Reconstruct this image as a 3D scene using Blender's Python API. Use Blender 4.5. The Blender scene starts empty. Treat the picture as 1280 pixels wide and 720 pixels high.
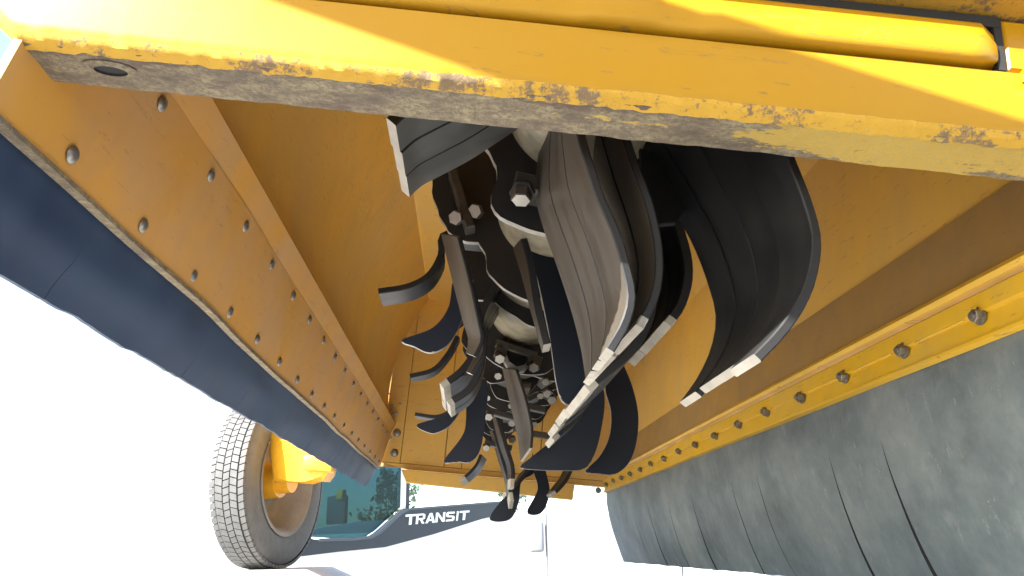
import bpy, bmesh, math, random
from mathutils import Vector, Matrix, noise
random.seed(7)
C = bpy.context.scene.collection
S = bpy.context.scene
PI = math.pi
R = math.radians

# ------------------------------------------------------------------ camera
H0 = 0.15                                    # the lens is 15 cm above the ground
ROLL = R(5.7)                                # the machine leans to the right
def nrm(v): return v.normalized()
_d = nrm(Vector((-58.0, 325.0, 1000.0)))     # direction of the rotor axis seen by the lens (x right, y down, z forward)
_u = Vector((0, -1, 0)); _u = nrm(_u - _d * _u.dot(_d))
_r = nrm(_d.cross(_u))
if _r.x < 0: _r = -_r
def to_world(v): return Vector((v.dot(_r), v.dot(_d), v.dot(_u)))
cam_d = bpy.data.cameras.new('camera'); cam = bpy.data.objects.new('camera', cam_d); C.objects.link(cam)
cam_d.sensor_width = 36; cam_d.lens = 36 * 1000 / 1280; cam_d.clip_start = 0.02; cam_d.clip_end = 5000
cx, cy, cz = to_world(Vector((1, 0, 0))), to_world(Vector((0, -1, 0))), to_world(Vector((0, 0, -1)))
M = Matrix.Identity(4)
for i in range(3):
    M[i][0] = cx[i]; M[i][1] = cy[i]; M[i][2] = cz[i]
M[2][3] = H0
cam.matrix_world = M
S.camera = cam

# ------------------------------------------------------------------ light
SUN = Vector((-0.62, -0.52, 0.59)).normalized()      # towards the sun
elev = math.asin(SUN.z)
w = bpy.data.worlds.new('World'); S.world = w; w.use_nodes = True
nt = w.node_tree; nt.nodes.clear()
sky = nt.nodes.new('ShaderNodeTexSky'); sky.sky_type = 'NISHITA'; sky.sun_disc = False
sky.sun_elevation = elev; sky.sun_rotation = math.atan2(SUN.x, SUN.y)
sky.air_density = 1.0; sky.dust_density = 1.0; sky.ozone_density = 1.0
bg = nt.nodes.new('ShaderNodeBackground'); bg.inputs['Strength'].default_value = 0.15
wo = nt.nodes.new('ShaderNodeOutputWorld')
nt.links.new(sky.outputs[0], bg.inputs[0]); nt.links.new(bg.outputs[0], wo.inputs[0])
sl = bpy.data.lights.new('sun', 'SUN'); sl.energy = 5.0; sl.angle = R(0.5); sl.color = (1.0, 0.95, 0.87)
so = bpy.data.objects.new('sun', sl); C.objects.link(so)
so.rotation_euler = SUN.to_track_quat('Z', 'Y').to_euler(); so.location = (0, -3, 6)
S.view_settings.view_transform = 'Standard'; S.view_settings.look = 'None'
S.view_settings.exposure = 2.15; S.view_settings.gamma = 1.0
S.view_settings.use_curve_mapping = False
try:
    S.cycles.max_bounces = 10; S.cycles.diffuse_bounces = 6; S.cycles.glossy_bounces = 4
    S.cycles.transparent_max_bounces = 8
except Exception: pass

# ------------------------------------------------------------------ measuring helpers (machine frame: X right, Y along the rotor, Z up)
_cr, _sr = math.cos(ROLL), math.sin(ROLL)
def ray(px, py):
    w_ = to_world(Vector((px - 640.0, py - 360.0, 1000.0)))
    return Vector((w_.x * _cr - w_.z * _sr, w_.y, w_.z * _cr + w_.x * _sr))
def at(px, py, Y):
    a = ray(px, py); return a * (Y / a.y)
def wat(px, py, Y):
    a = to_world(Vector((px - 640.0, py - 360.0, 1000.0))); a = a * (Y / a.y); a.z += H0; return a
def xz(px, py, Y):
    p = at(px, py, Y); return (p.x, p.z)

# ------------------------------------------------------------------ materials
def node_mat(name):
    m = bpy.data.materials.new(name); m.use_nodes = True
    t = m.node_tree; b = t.nodes['Principled BSDF']
    return m, t, b
def coords(t):
    n = t.nodes.new('ShaderNodeTexCoord'); return n.outputs['Object']
def noise_n(t, vec, scale, detail=6, rough=0.6, sx=None):
    if sx:
        mp = t.nodes.new('ShaderNodeMapping'); mp.inputs['Scale'].default_value = sx
        t.links.new(vec, mp.inputs[0]); vec = mp.outputs[0]
    n = t.nodes.new('ShaderNodeTexNoise'); n.inputs['Scale'].default_value = scale
    n.inputs['Detail'].default_value = detail; n.inputs['Roughness'].default_value = rough
    t.links.new(vec, n.inputs['Vector']); return n.outputs['Fac']
def ramp(t, fac, stops):
    n = t.nodes.new('ShaderNodeValToRGB'); e = n.color_ramp.elements
    while len(e) < len(stops): e.new(0.5)
    for el, (p, c) in zip(e, stops):
        el.position = p; el.color = (c, c, c, 1) if isinstance(c, (int, float)) else (*c, 1)
    t.links.new(fac, n.inputs[0]); return n.outputs[0]
def mix(t, fac, a, b, mode='MIX'):
    n = t.nodes.new('ShaderNodeMix'); n.data_type = 'RGBA'; n.blend_type = mode
    for sock, v in ((n.inputs[0], fac), (n.inputs[6], a), (n.inputs[7], b)):
        if isinstance(v, (int, float)): sock.default_value = v
        elif isinstance(v, tuple): sock.default_value = (*v, 1)
        else: t.links.new(v, sock)
    return n.outputs[2]
def bump(t, b, h, strength=0.3, dist=0.002):
    n = t.nodes.new('ShaderNodeBump'); n.inputs['Strength'].default_value = strength; n.inputs['Distance'].default_value = dist
    t.links.new(h, n.inputs['Height']); t.links.new(n.outputs[0], b.inputs['Normal'])
def math_n(t, op, a, b):
    n = t.nodes.new('ShaderNodeMath'); n.operation = op
    for s, v in zip(n.inputs, (a, b)):
        if isinstance(v, (int, float)): s.default_value = v
        else: t.links.new(v, s)
    return n.outputs[0]

def paint(name, col, dust, dust_amt, rough=0.4, scratch=True, coarse=3.0):
    m, t, b = node_mat(name); v = coords(t)
    big = noise_n(t, v, coarse, 5, 0.6); fine = noise_n(t, v, 60, 6, 0.7)
    dn = ramp(t, big, [(0.35, 0.0), (0.7, dust_amt)])
    c = mix(t, dn, col, dust)
    speck = ramp(t, fine, [(0.60, 0.0), (0.72, 0.5)])
    c = mix(t, speck, c, tuple(0.6 * x + 0.4 * y for x, y in zip(dust, col)))
    run = noise_n(t, v, 9, 8, 0.7, (3, 2, 0.8))
    rn = ramp(t, run, [(0.45, 0.0), (0.70, dust_amt * 0.45)])
    c = mix(t, rn, c, tuple(x * 0.85 for x in dust))
    rub = noise_n(t, v, 3.3, 9, 0.78); c = mix(t, ramp(t, rub, [(0.60, 0.0), (0.66, 0.25 * dust_amt), (0.75, 0.45 * dust_amt)]), c, tuple(x * 0.65 for x in dust))
    ch_ = noise_n(t, v, 85, 8, 0.8); c = mix(t, ramp(t, ch_, [(0.70, 0.0), (0.72, 0.7 * dust_amt)]), c, (0.12, 0.085, 0.06))
    if scratch:
        s = noise_n(t, v, 16, 3, 0.5, (1, 1, 9)); s2 = ramp(t, s, [(0.655, 0.0), (0.672, 0.65), (0.69, 0.0)])
        c = mix(t, s2, c, (0.20, 0.13, 0.06))
    t.links.new(c, b.inputs['Base Color'])
    rr = ramp(t, big, [(0.3, rough), (0.7, min(1, rough + 0.25))]); t.links.new(rr, b.inputs['Roughness'])
    bump(t, b, fine, 0.12, 0.001)
    b.inputs['Specular IOR Level'].default_value = 0.35
    return m
YEL = (0.43, 0.225, 0.006)
m_front = paint('yellow_paint', YEL, (0.46, 0.25, 0.012), 0.35, 0.33, True)  # front copy of the paint, darkened to offset its excess light
m_inner = paint('dusty_lightened_paint', (0.75, 0.45, 0.075), (0.64, 0.44, 0.17), 0.8, 0.5, True, 2.2)  # inside copy: dusty, and lightened to make up for weak light
m_plate = paint('worn_yellow_paint', (0.52, 0.265, 0.05), (0.44, 0.27, 0.13), 0.85, 0.5, True, 5.0)
m_strip = paint('bright_yellow_paint', (0.72, 0.42, 0.015), (0.55, 0.36, 0.08), 0.55, 0.35, True, 9.0)
m_band = paint('dark_brown_paint', (0.40, 0.235, 0.06), (0.30, 0.20, 0.09), 0.8, 0.6, True, 6.0)

def worn_beam():
    m, t, b = node_mat('worn_bare_metal'); v = coords(t)
    n1 = noise_n(t, v, 26, 10, 0.75, (0.8, 1.5, 1)); n2 = noise_n(t, v, 150, 6, 0.8); n3 = noise_n(t, v, 7, 10, 0.72, (0.8, 2.2, 1)); n4 = noise_n(t, v, 60, 8, 0.8, (0.7, 1.4, 1))
    grey = ramp(t, n1, [(0.32, (0.10, 0.078, 0.062)), (0.46, (0.24, 0.195, 0.13)), (0.56, (0.35, 0.29, 0.175)), (0.68, (0.47, 0.40, 0.25))])
    grey = mix(t, ramp(t, n2, [(0.42, 0.75), (0.56, 0.0)]), grey, (0.15, 0.115, 0.08))
    sp = t.nodes.new('ShaderNodeSeparateXYZ'); t.links.new(v, sp.inputs[0])
    xr = t.nodes.new('ShaderNodeMapRange'); xr.inputs[1].default_value = -0.2; xr.inputs[2].default_value = 0.35
    xr.inputs[3].default_value = -0.18; xr.inputs[4].default_value = 0.07; t.links.new(sp.outputs[0], xr.inputs[0])
    yr = math_n(t, 'ABSOLUTE', math_n(t, 'SUBTRACT', sp.outputs[1], 0.640), 0)
    s = math_n(t, 'ADD', math_n(t, 'ADD', math_n(t, 'MULTIPLY', n3, 0.75), math_n(t, 'MULTIPLY', n4, 0.25)), xr.outputs[0]); s = math_n(t, 'SUBTRACT', s, math_n(t, 'MULTIPLY', yr, 3.5))
    yk = ramp(t, s, [(0.47, 0.0), (0.49, 1.0)])
    ycol = mix(t, ramp(t, n2, [(0.4, 0.0), (0.65, 1.0)]), (0.66, 0.43, 0.06), (0.56, 0.42, 0.14))
    c = mix(t, yk, grey, ycol)
    fr = t.nodes.new('ShaderNodeMapRange'); fr.inputs[1].default_value = 0.614; fr.inputs[2].default_value = 0.634
    fr.inputs[3].default_value = 0.10; fr.inputs[4].default_value = -0.04; t.links.new(sp.outputs[1], fr.inputs[0])
    pur = ramp(t, math_n(t, 'ADD', noise_n(t, v, 14, 9, 0.75, (0.8, 2, 1)), fr.outputs[0]), [(0.55, 0.0), (0.58, 0.85)])
    c = mix(t, pur, c, (0.15, 0.105, 0.08))
    chip = ramp(t, noise_n(t, v, 38, 7, 0.75, (0.7, 2, 1)), [(0.66, 0.0), (0.68, 0.8)])
    c = mix(t, chip, c, (0.55, 0.40, 0.14))
    t.links.new(c, b.inputs['Base Color']); b.inputs['Roughness'].default_value = 0.8
    bump(t, b, math_n(t, 'ADD', n1, math_n(t, 'MULTIPLY', n2, 0.6)), 1.0, 0.005)
    return m
m_worn = worn_beam()
def chipped_lip():
    m, t, b = node_mat('chipped_yellow_edge'); v = coords(t)
    n1 = noise_n(t, v, 95, 10, 0.8, (1, 1, 1)); n2 = noise_n(t, v, 8, 9, 0.75)
    k = ramp(t, math_n(t, 'ADD', math_n(t, 'MULTIPLY', n1, 0.5), math_n(t, 'MULTIPLY', n2, 0.5)), [(0.51, 0.0), (0.55, 1.0)])
    c = mix(t, k, (0.62, 0.36, 0.03), (0.22, 0.15, 0.08))
    t.links.new(c, b.inputs['Base Color']); b.inputs['Roughness'].default_value = 0.7
    bump(t, b, n1, 0.8, 0.003); return m
m_lip = chipped_lip()

def rubber(name, col, grime, amt, rough=0.5, streak=(1, 1, 1)):
    m, t, b = node_mat(name); v = coords(t)
    n = noise_n(t, v, 5, 8, 0.65, streak); n2 = noise_n(t, v, 40, 5, 0.7)
    c = mix(t, ramp(t, n, [(0.35, 0.0), (0.7, amt)]), col, grime)
    c = mix(t, ramp(t, n2, [(0.62, 0.0), (0.75, 0.3)]), c, grime)
    t.links.new(c, b.inputs['Base Color'])
    t.links.new(ramp(t, n, [(0.3, rough - 0.08), (0.7, rough + 0.15)]), b.inputs['Roughness'])
    b.inputs['Specular IOR Level'].default_value = 0.38
    bump(t, b, n2, 0.15, 0.001); return m
m_flail = rubber('black_flail_rubber', (0.011, 0.012, 0.015), (0.034, 0.032, 0.029), 0.7, 0.42, (1, 2, 1))
m_brown = rubber('dusty_flail_rubber', (0.035, 0.032, 0.028), (0.085, 0.072, 0.055), 0.9, 0.45, (2, 3, 0.5))
m_grey_rubber = rubber('lit_grey_rubber', (0.060, 0.062, 0.062), (0.12, 0.12, 0.115), 0.8, 0.5, (2, 2, 2))  # lit grey of the group A straps put into the colour
m_lit = rubber('pale_lit_rubber', (0.10, 0.088, 0.07), (0.20, 0.165, 0.12), 0.9, 0.5, (2, 3, 0.5))  # lighter copy for the outer centre straps, light put into the colour
m_navy = rubber('sky_tinted_rubber', (0.004, 0.009, 0.020), (0.008, 0.014, 0.028), 0.8, 0.55)  # blue sky reflection put into the blade colour
m_tip = rubber('pale_cut_rubber', (0.42, 0.40, 0.35), (0.16, 0.15, 0.13), 0.5, 0.7, (4, 4, 4))
m_skl = rubber('blue_sheen_skirt_rubber', (0.004, 0.019, 0.055), (0.018, 0.042, 0.088), 0.85, 0.6, (1, 1.6, 0.5))  # blue sheen on the left skirt put into the rubber colour
m_side_shade = rubber('shaded_side_rubber', (0.010, 0.011, 0.014), (0.022, 0.022, 0.022), 0.7, 0.5)  # dark copy for strap sides, their shade put into the colour
m_blk = rubber('black_painted_steel', (0.012, 0.012, 0.014), (0.03, 0.028, 0.024), 0.6, 0.5)
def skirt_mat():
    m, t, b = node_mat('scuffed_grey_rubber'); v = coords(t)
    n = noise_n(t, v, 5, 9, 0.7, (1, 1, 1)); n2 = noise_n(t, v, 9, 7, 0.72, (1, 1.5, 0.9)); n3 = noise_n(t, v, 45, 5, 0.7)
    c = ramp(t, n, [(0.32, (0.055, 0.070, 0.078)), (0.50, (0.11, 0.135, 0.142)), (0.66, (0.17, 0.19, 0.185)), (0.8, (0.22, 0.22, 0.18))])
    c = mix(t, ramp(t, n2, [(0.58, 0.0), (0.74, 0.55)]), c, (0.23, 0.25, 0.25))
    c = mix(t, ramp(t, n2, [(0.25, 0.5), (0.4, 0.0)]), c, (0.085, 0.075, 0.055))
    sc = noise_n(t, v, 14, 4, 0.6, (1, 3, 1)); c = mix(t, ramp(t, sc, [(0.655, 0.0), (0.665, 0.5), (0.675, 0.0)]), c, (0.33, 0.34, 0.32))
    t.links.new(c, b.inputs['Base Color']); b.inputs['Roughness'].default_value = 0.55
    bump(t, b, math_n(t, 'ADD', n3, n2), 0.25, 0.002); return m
m_skr = skirt_mat()
def simple(name, col, rough=0.5, metal=0.0, var=0.25, sc=20, spec=0.5):
    m, t, b = node_mat(name); v = coords(t); n = noise_n(t, v, sc, 6, 0.65)
    c = mix(t, ramp(t, n, [(0.35, 0.0), (0.7, 1.0)]), col, tuple(x * (1 - var) for x in col))
    t.links.new(c, b.inputs['Base Color']); b.inputs['Roughness'].default_value = rough; b.inputs['Metallic'].default_value = metal
    b.inputs['Specular IOR Level'].default_value = spec
    bump(t, b, n, 0.1, 0.001); return m
m_drum = simple('olive_drum_paint', (0.40, 0.36, 0.26), 0.42, 0.0, 0.65, 14)
m_bolt = simple('dull_zinc', (0.30, 0.29, 0.27), 0.42, 0.75, 0.5, 60)
m_zinc = simple('bright_zinc', (0.50, 0.49, 0.46), 0.30, 0.95, 0.3, 60)
m_tyre = simple('tyre_rubber', (0.085, 0.088, 0.09), 0.7, 0, 0.3, 30)
m_rim = simple('dusty_steel_rim', (0.20, 0.18, 0.15), 0.6, 0.1, 0.35, 12)
m_hub = simple('yellow_axle_paint', (0.74, 0.37, 0.02), 0.4, 0, 0.25, 14)
m_white = simple('white_car_paint', (0.80, 0.80, 0.79), 0.3, 0, 0.03, 3)
m_trim = simple('dark_slate_trim', (0.016, 0.021, 0.029), 0.45, 0, 0.2, 8)
m_trim2 = simple('pale_slate_moulding', (0.06, 0.072, 0.09), 0.4, 0, 0.1, 8)
m_letter = simple('silver_lettering', (0.80, 0.80, 0.78), 0.3, 0.3, 0.05, 8)
m_seal = simple('black_window_seal', (0.015, 0.017, 0.02), 0.5)
m_seat = simple('teal_grey_seat_cloth', (0.05, 0.08, 0.09), 0.8)
m_grey = simple('grey_cabinet_paint', (0.22, 0.23, 0.24), 0.6)
m_pole = simple('grey_galvanised_pole', (0.20, 0.20, 0.21), 0.5, 0.3)
m_gap = simple('gap_black', (0.02, 0.02, 0.02), 0.8)
def glass(name, tint, mixf):
    m, t, b = node_mat(name); out = t.nodes['Material Output']
    tr = t.nodes.new('ShaderNodeBsdfTransparent'); tr.inputs[0].default_value = (*tint, 1)
    b.inputs['Base Color'].default_value = (*[x * 0.3 for x in tint], 1); b.inputs['Roughness'].default_value = 0.05
    mx = t.nodes.new('ShaderNodeMixShader'); mx.inputs[0].default_value = mixf
    t.links.new(tr.outputs[0], mx.inputs[1]); t.links.new(b.outputs[0], mx.inputs[2]); t.links.new(mx.outputs[0], out.inputs[0])
    return m
m_glass = glass('teal_window_glass', (0.15, 0.27, 0.30), 0.25)
m_clear = glass('clear_window_glass', (0.92, 0.96, 0.96), 0.08)
def leafm():
    m, t, b = node_mat('leaf_green'); v = coords(t); n = noise_n(t, v, 6, 4)
    t.links.new(ramp(t, n, [(0.35, (0.06, 0.09, 0.04)), (0.65, (0.12, 0.15, 0.07))]), b.inputs['Base Color']); b.inputs['Roughness'].default_value = 0.6
    return m
m_leaf = leafm(); m_bark = simple('grey_bark', (0.14, 0.11, 0.08), 0.9)
def groundm():
    m, t, b = node_mat('pale_dusty_concrete'); v = coords(t)
    n = noise_n(t, v, 0.8, 8, 0.65); n2 = noise_n(t, v, 30, 6, 0.7)
    c = ramp(t, n, [(0.3, (0.56, 0.54, 0.50)), (0.7, (0.66, 0.64, 0.60))])
    c = mix(t, ramp(t, n2, [(0.6, 0.0), (0.75, 0.4)]), c, (0.46, 0.43, 0.38))
    t.links.new(c, b.inputs['Base Color']); b.inputs['Roughness'].default_value = 0.9; bump(t, b, n2, 0.4, 0.004); return m
m_ground = groundm()

# ------------------------------------------------------------------ object helpers
def link(name, me, parent=None):
    o = bpy.data.objects.new(name, me); C.objects.link(o)
    if parent: o.parent = parent
    return o
def finish(name, bm, mats, parent=None, smooth=None):
    bmesh.ops.recalc_face_normals(bm, faces=bm.faces)
    me = bpy.data.meshes.new(name); bm.to_mesh(me); bm.free()
    for m in (mats if isinstance(mats, (list, tuple)) else [mats]): me.materials.append(m)
    if smooth is not None:
        for p in me.polygons: p.use_smooth = True
        try: me.set_sharp_from_angle(angle=R(smooth))
        except Exception: pass
    return link(name, me, parent)
def tag(o, label, cat, group=None, kind=None):
    if label: o['label'] = label
    if cat: o['category'] = cat
    if group: o['group'] = group
    if kind: o['kind'] = kind
    return o
def empty(name, loc=(0, 0, 0), parent=None):
    o = bpy.data.objects.new(name, None); C.objects.link(o); o.location = loc; o.empty_display_size = 0.1
    if parent: o.parent = parent
    return o
def add_box(bm, x0, x1, y0, y1, z0, z1, bev=0.0, mi=0):
    r = bmesh.ops.create_cube(bm, size=1.0)
    for v in r['verts']:
        v.co = Vector(((x0 + x1) / 2 + v.co.x * (x1 - x0), (y0 + y1) / 2 + v.co.y * (y1 - y0), (z0 + z1) / 2 + v.co.z * (z1 - z0)))
    es = list({e for v in r['verts'] for e in v.link_edges})
    fs = list({f for v in r['verts'] for f in v.link_faces})
    for f in fs: f.material_index = mi
    if bev: bmesh.ops.bevel(bm, geom=es, offset=bev, segments=2, affect='EDGES', profile=0.5)
def add_prism(bm, poly, vec, mi=0, bev=0.0):
    """closed polygon (list of Vectors) pushed along vec"""
    vec = Vector(vec)
    a = [bm.verts.new(Vector(p)) for p in poly]; b = [bm.verts.new(Vector(p) + vec) for p in poly]
    fs = [bm.faces.new(a), bm.faces.new(b[::-1])]; n = len(a)
    for i in range(n): fs.append(bm.faces.new((a[i], b[i], b[(i + 1) % n], a[(i + 1) % n])))
    for f in fs: f.material_index = mi
    if bev:
        es = list({e for f in fs[:2] for e in f.edges})
        bmesh.ops.bevel(bm, geom=es, offset=bev, segments=1, affect='EDGES')
    return fs
def add_cyl(bm, p0, p1, r0, r1=None, seg=16, cap=True, mi=0):
    p0, p1 = Vector(p0), Vector(p1); r1 = r0 if r1 is None else r1
    q = (p1 - p0).to_track_quat('Z', 'Y'); A, B = [], []
    for i in range(seg):
        a = 2 * PI * i / seg; d = q @ Vector((math.cos(a), math.sin(a), 0))
        A.append(bm.verts.new(p0 + d * r0)); B.append(bm.verts.new(p1 + d * r1))
    fs = [bm.faces.new((A[i], A[(i + 1) % seg], B[(i + 1) % seg], B[i])) for i in range(seg)]
    if cap: fs += [bm.faces.new(A[::-1]), bm.faces.new(B)]
    for f in fs: f.material_index = mi
def catmull(pts, n):
    pts = [Vector(p) for p in pts]; P = [2 * pts[0] - pts[1]] + pts + [2 * pts[-1] - pts[-2]]
    L = [0]
    for a, b in zip(pts, pts[1:]): L.append(L[-1] + (b - a).length)
    out = []
    for k in range(n):
        s = L[-1] * k / (n - 1); i = 0
        while i < len(pts) - 2 and s > L[i + 1]: i += 1
        t = (s - L[i]) / max(1e-9, L[i + 1] - L[i]); p0, p1, p2, p3 = P[i], P[i + 1], P[i + 2], P[i + 3]
        out.append(0.5 * ((2 * p1) + (p2 - p0) * t + (2 * p0 - 5 * p1 + 4 * p2 - p3) * t * t + (3 * p1 - p0 - 3 * p2 + p3) * t ** 3))
    return out
def loft_bm(A, B, th, n=20, tip=0.0, ch=0.0015):
    """a strap between two edge curves A and B, thickness th, chamfered; the last tip metres take material 1"""
    A, B = catmull(A, n), catmull(B, n); bm = bmesh.new(); rings = []
    L = [0]
    for a, b in zip(A, A[1:]): L.append(L[-1] + (b - a).length)
    for i in range(n):
        t = (A[min(i + 1, n - 1)] - A[max(i - 1, 0)]); w_ = B[i] - A[i]; nn = t.cross(w_).normalized() * th * 0.5; wn = w_.normalized()
        a, b = A[i], B[i]
        ring = [a + nn * (1 - 2 * ch / th), a + nn + wn * ch, b + nn - wn * ch, b + nn * (1 - 2 * ch / th),
                b - nn * (1 - 2 * ch / th), b - nn - wn * ch, a - nn + wn * ch, a - nn * (1 - 2 * ch / th)]
        rings.append([bm.verts.new(p) for p in ring])
    for i in range(n - 1):
        for j in range(8):
            f = bm.faces.new((rings[i][j], rings[i][(j + 1) % 8], rings[i + 1][(j + 1) % 8], rings[i + 1][j]))
            if j in (7, 6, 0, 2, 3, 4): f.material_index = 2
            if tip and L[-1] - L[i + 1] < tip - 1e-6: f.material_index = 1
    bm.faces.new(rings[0][::-1]); f = bm.faces.new(rings[-1])
    f.material_index = 1
    return bm

# ------------------------------------------------------------------ the ground
bm = bmesh.new()
def sst(a, b, v):
    t = max(0.0, min(1.0, (v - a) / (b - a))); return t * t * (3 - 2 * t)
def ground_z(x, y):
    z = 0.085 * sst(2.3, 3.0, y) * sst(-0.42, -0.62, x)
    k = sst(3.95, 6.5, y)
    return z * (1 - k) - 0.75 * k
ys = [-3000, -300, -60, -12, -4, -1, 0, 1, 2] + [2.2 + 0.1 * i for i in range(46)] + [7, 9, 14, 40, 150, 600, 3000]
xs = [-3000, -400, -60, -12, -5, -3, -2] + [-1.5 + 0.1 * i for i in range(16)] + [0.5, 1, 2, 4, 8, 30, 150, 600, 3000]
g = [[bm.verts.new((x, y, ground_z(x, y))) for x in xs] for y in ys]
for i in range(len(ys) - 1):
    for j in range(len(xs) - 1): bm.faces.new((g[i][j], g[i][j + 1], g[i + 1][j + 1], g[i + 1][j]))
tag(finish('ground', bm, m_ground, None, 180), None, None, None, 'structure')

# ------------------------------------------------------------------ the machine
root = empty('flail_machine', (0, 0, H0)); root.rotation_euler = (0, ROLL, 0)
tag(root, 'yellow steel flail machine seen from underneath, with black rubber flails and hanging rubber skirts', 'farm machine')
YF, YN = 3.84, 0.606                 # far wall, face of the front beam
XL, XR = -0.434, 0.62

def lng(name, poly, mat, y0=0.3, y1=YF, bev=0.0, nseg=1, wob=0.0, parent=root, smooth=None):
    """a profile in XZ run along the machine"""
    bm = bmesh.new()
    if nseg == 1: add_prism(bm, [(x, y0, z) for x, z in poly], (0, y1 - y0, 0), 0, bev)
    else:
        rings = []
        for i in range(nseg + 1):
            y = y0 + (y1 - y0) * i / nseg
            dx, dz = wob * noise.noise(Vector((y * 2.1, poly[0][0] * 9, 0))), wob * noise.noise(Vector((y * 3.7, 5, poly[0][1] * 9)))
            rings.append([bm.verts.new((x + dx, y, z + dz)) for x, z in poly])
        n = len(poly)
        for a, b in zip(rings, rings[1:]):
            for j in range(n): bm.faces.new((a[j], a[(j + 1) % n], b[(j + 1) % n], b[j]))
        bm.faces.new(rings[0][::-1]); bm.faces.new(rings[-1])
    return finish(name, bm, mat, parent, smooth)

# left side: bolted skirt plate, rolled ledge, side wall, sloping hood
lng('skirt_plate', [(XL, 0.320), (-0.402, 0.486), (-0.410, 0.487), (XL - 0.008, 0.320)], m_plate, 0.612, YF - 0.004, 0, 60, 0.0030)
lng('plate_lip', [(XL - 0.010, 0.314), (XL + 0.004, 0.313), (XL + 0.003, 0.319), (XL - 0.010, 0.319)], m_worn, 0.612, YF - 0.02, 0, 90, 0.0045)
lng('folded_ledge', [(-0.4022, 0.4868), (-0.3845, 0.5285), (-0.386, 0.532), (-0.394, 0.532), (-0.412, 0.4875)], m_plate, 0.68, YF - 0.003)
_in = catmull([(-0.388, 0.534, 0), (-0.43, 0.60, 0), (-0.436, 0.74, 0), (-0.41, 0.90, 0), (-0.35, 1.06, 0), (-0.30, 1.166, 0)], 24)
lng('side_wall', [(p.x, p.y) for p in _in] + [(p.x - 0.008, p.y) for p in _in[::-1]], m_inner, YN + 0.08, YF, smooth=30)
# right side: angle strip with bolts, darker brown band, side wall, sloping hood
lng('side_wall', [(0.645, 0.372), (0.652, 0.82), (0.53, 1.16), (0.536, 1.166), (0.660, 0.822), (0.653, 0.372)], m_inner, YN + 0.08, YF)
lng('dark_band', [(0.628, 0.374), (0.642, 0.494), (0.644, 0.494), (0.632, 0.374)], m_band, 0.68, YF - 0.004)
lng('angle_lip', [(0.612, 0.366), (0.608, 0.372), (0.612, 0.379), (0.626, 0.379), (0.634, 0.372), (0.634, 0.366)], m_strip, 0.50, YF - 0.002, smooth=50)
lng('bolted_strip', [(0.620, 0.302), (0.6225, 0.330), (0.6225, 0.3325), (0.6165, 0.335), (0.6165, 0.358), (0.621, 0.362), (0.628, 0.362), (0.628, 0.302)], m_strip, 0.50, YF - 0.006, 0, 50, 0.0006)
lng('strip_lower_lip', [(0.615, 0.297), (0.615, 0.3015), (0.630, 0.3015), (0.630, 0.297)], m_strip, 0.50, YF - 0.006, 0, 50, 0.0012)
lng('hood_top', [(-0.306, 1.168), (0.536, 1.168), (0.536, 1.176), (-0.306, 1.176)], m_inner, YN + 0.08, YF)
# far end wall: three pressed panels, seams between, lower channel
for x0, x1 in ((-0.434, -0.345), (-0.342, -0.139), (-0.135, -0.056), (-0.052, 0.31), (0.314, 0.645)):
    bm = bmesh.new(); add_box(bm, x0, x1, YF, YF + 0.008, 0.352, 1.20, 0.002); finish('end_panel', bm, m_inner, root)
bm = bmesh.new(); add_box(bm, -0.444, 0.66, YF + 0.009, YF + 0.016, 0.33, 1.20, 0.0); finish('end_backing', bm, m_band, root)
bm = bmesh.new(); add_prism(bm, [(-0.30, YF - 0.002, 0.325), (0.645, YF - 0.002, 0.325), (0.645, YF - 0.002, 0.349), (-0.42, YF - 0.002, 0.349)], (0, 0.05, 0)); finish('end_channel', bm, m_inner, root)
bm = bmesh.new(); add_prism(bm, [(-0.33, YF - 0.06, 0.318), (-0.30, YF - 0.06, 0.262), (0.47, YF - 0.06, 0.250), (0.475, YF - 0.06, 0.318)], (0, 0.05, 0), 0, 0.003); finish('end_bumper', bm, m_inner, root)
# front closing plate and top (outside the frame, keep the hood dark inside)
bm = bmesh.new(); add_box(bm, -0.45, 0.68, YN + 0.070, YN + 0.078, 0.46, 1.18); finish('front_plate', bm, m_front, root)

# front beam: face with a rounded lower lip, worn underside, rail, black gap strips, upper plate
def beam_face():
    bm = bmesh.new(); n = 300; rings = []
    for i in range(n + 1):
        x = -0.51 + (0.70 + 0.51) * i / n
        d = 0.0016 * noise.noise(Vector((x * 22, 1, 0))) + 0.0014 * noise.noise(Vector((x * 70, 3, 0))) + 0.0012 * max(0, noise.noise(Vector((x * 130, 8, 0))) - 0.1)
        e2 = 0.004 * noise.noise(Vector((x * 45, 6, 1))) + 0.003 * noise.noise(Vector((x * 120, 2, 5)))
        left = 0.0; end = max(0.0, (-0.426 - x) * 0.80)       # the left end is cut off at a slant
        pts = [(YN + 0.004, 0.452), (YN, 0.450)] + [(yy, min(zz + end, 0.449)) for yy, zz in ((YN, 0.398), (YN + 0.0006, 0.390 + d), (YN + 0.004 + d, 0.3835 + d), (YN + 0.013 + e2, 0.3792))] + [(YN + 0.016, 0.452)]
        rings.append([bm.verts.new((x, y, z)) for y, z in pts])
    for a, b in zip(rings, rings[1:]):
        for j in range(7):
            f = bm.faces.new((a[j], a[(j + 1) % 7], b[(j + 1) % 7], b[j]))
            if j in (3, 4): f.material_index = 1
    bm.faces.new(rings[0][::-1]); bm.faces.new(rings[-1])
    return finish('front_beam', bm, [m_front, m_lip], root, 40)
beam = beam_face()
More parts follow.
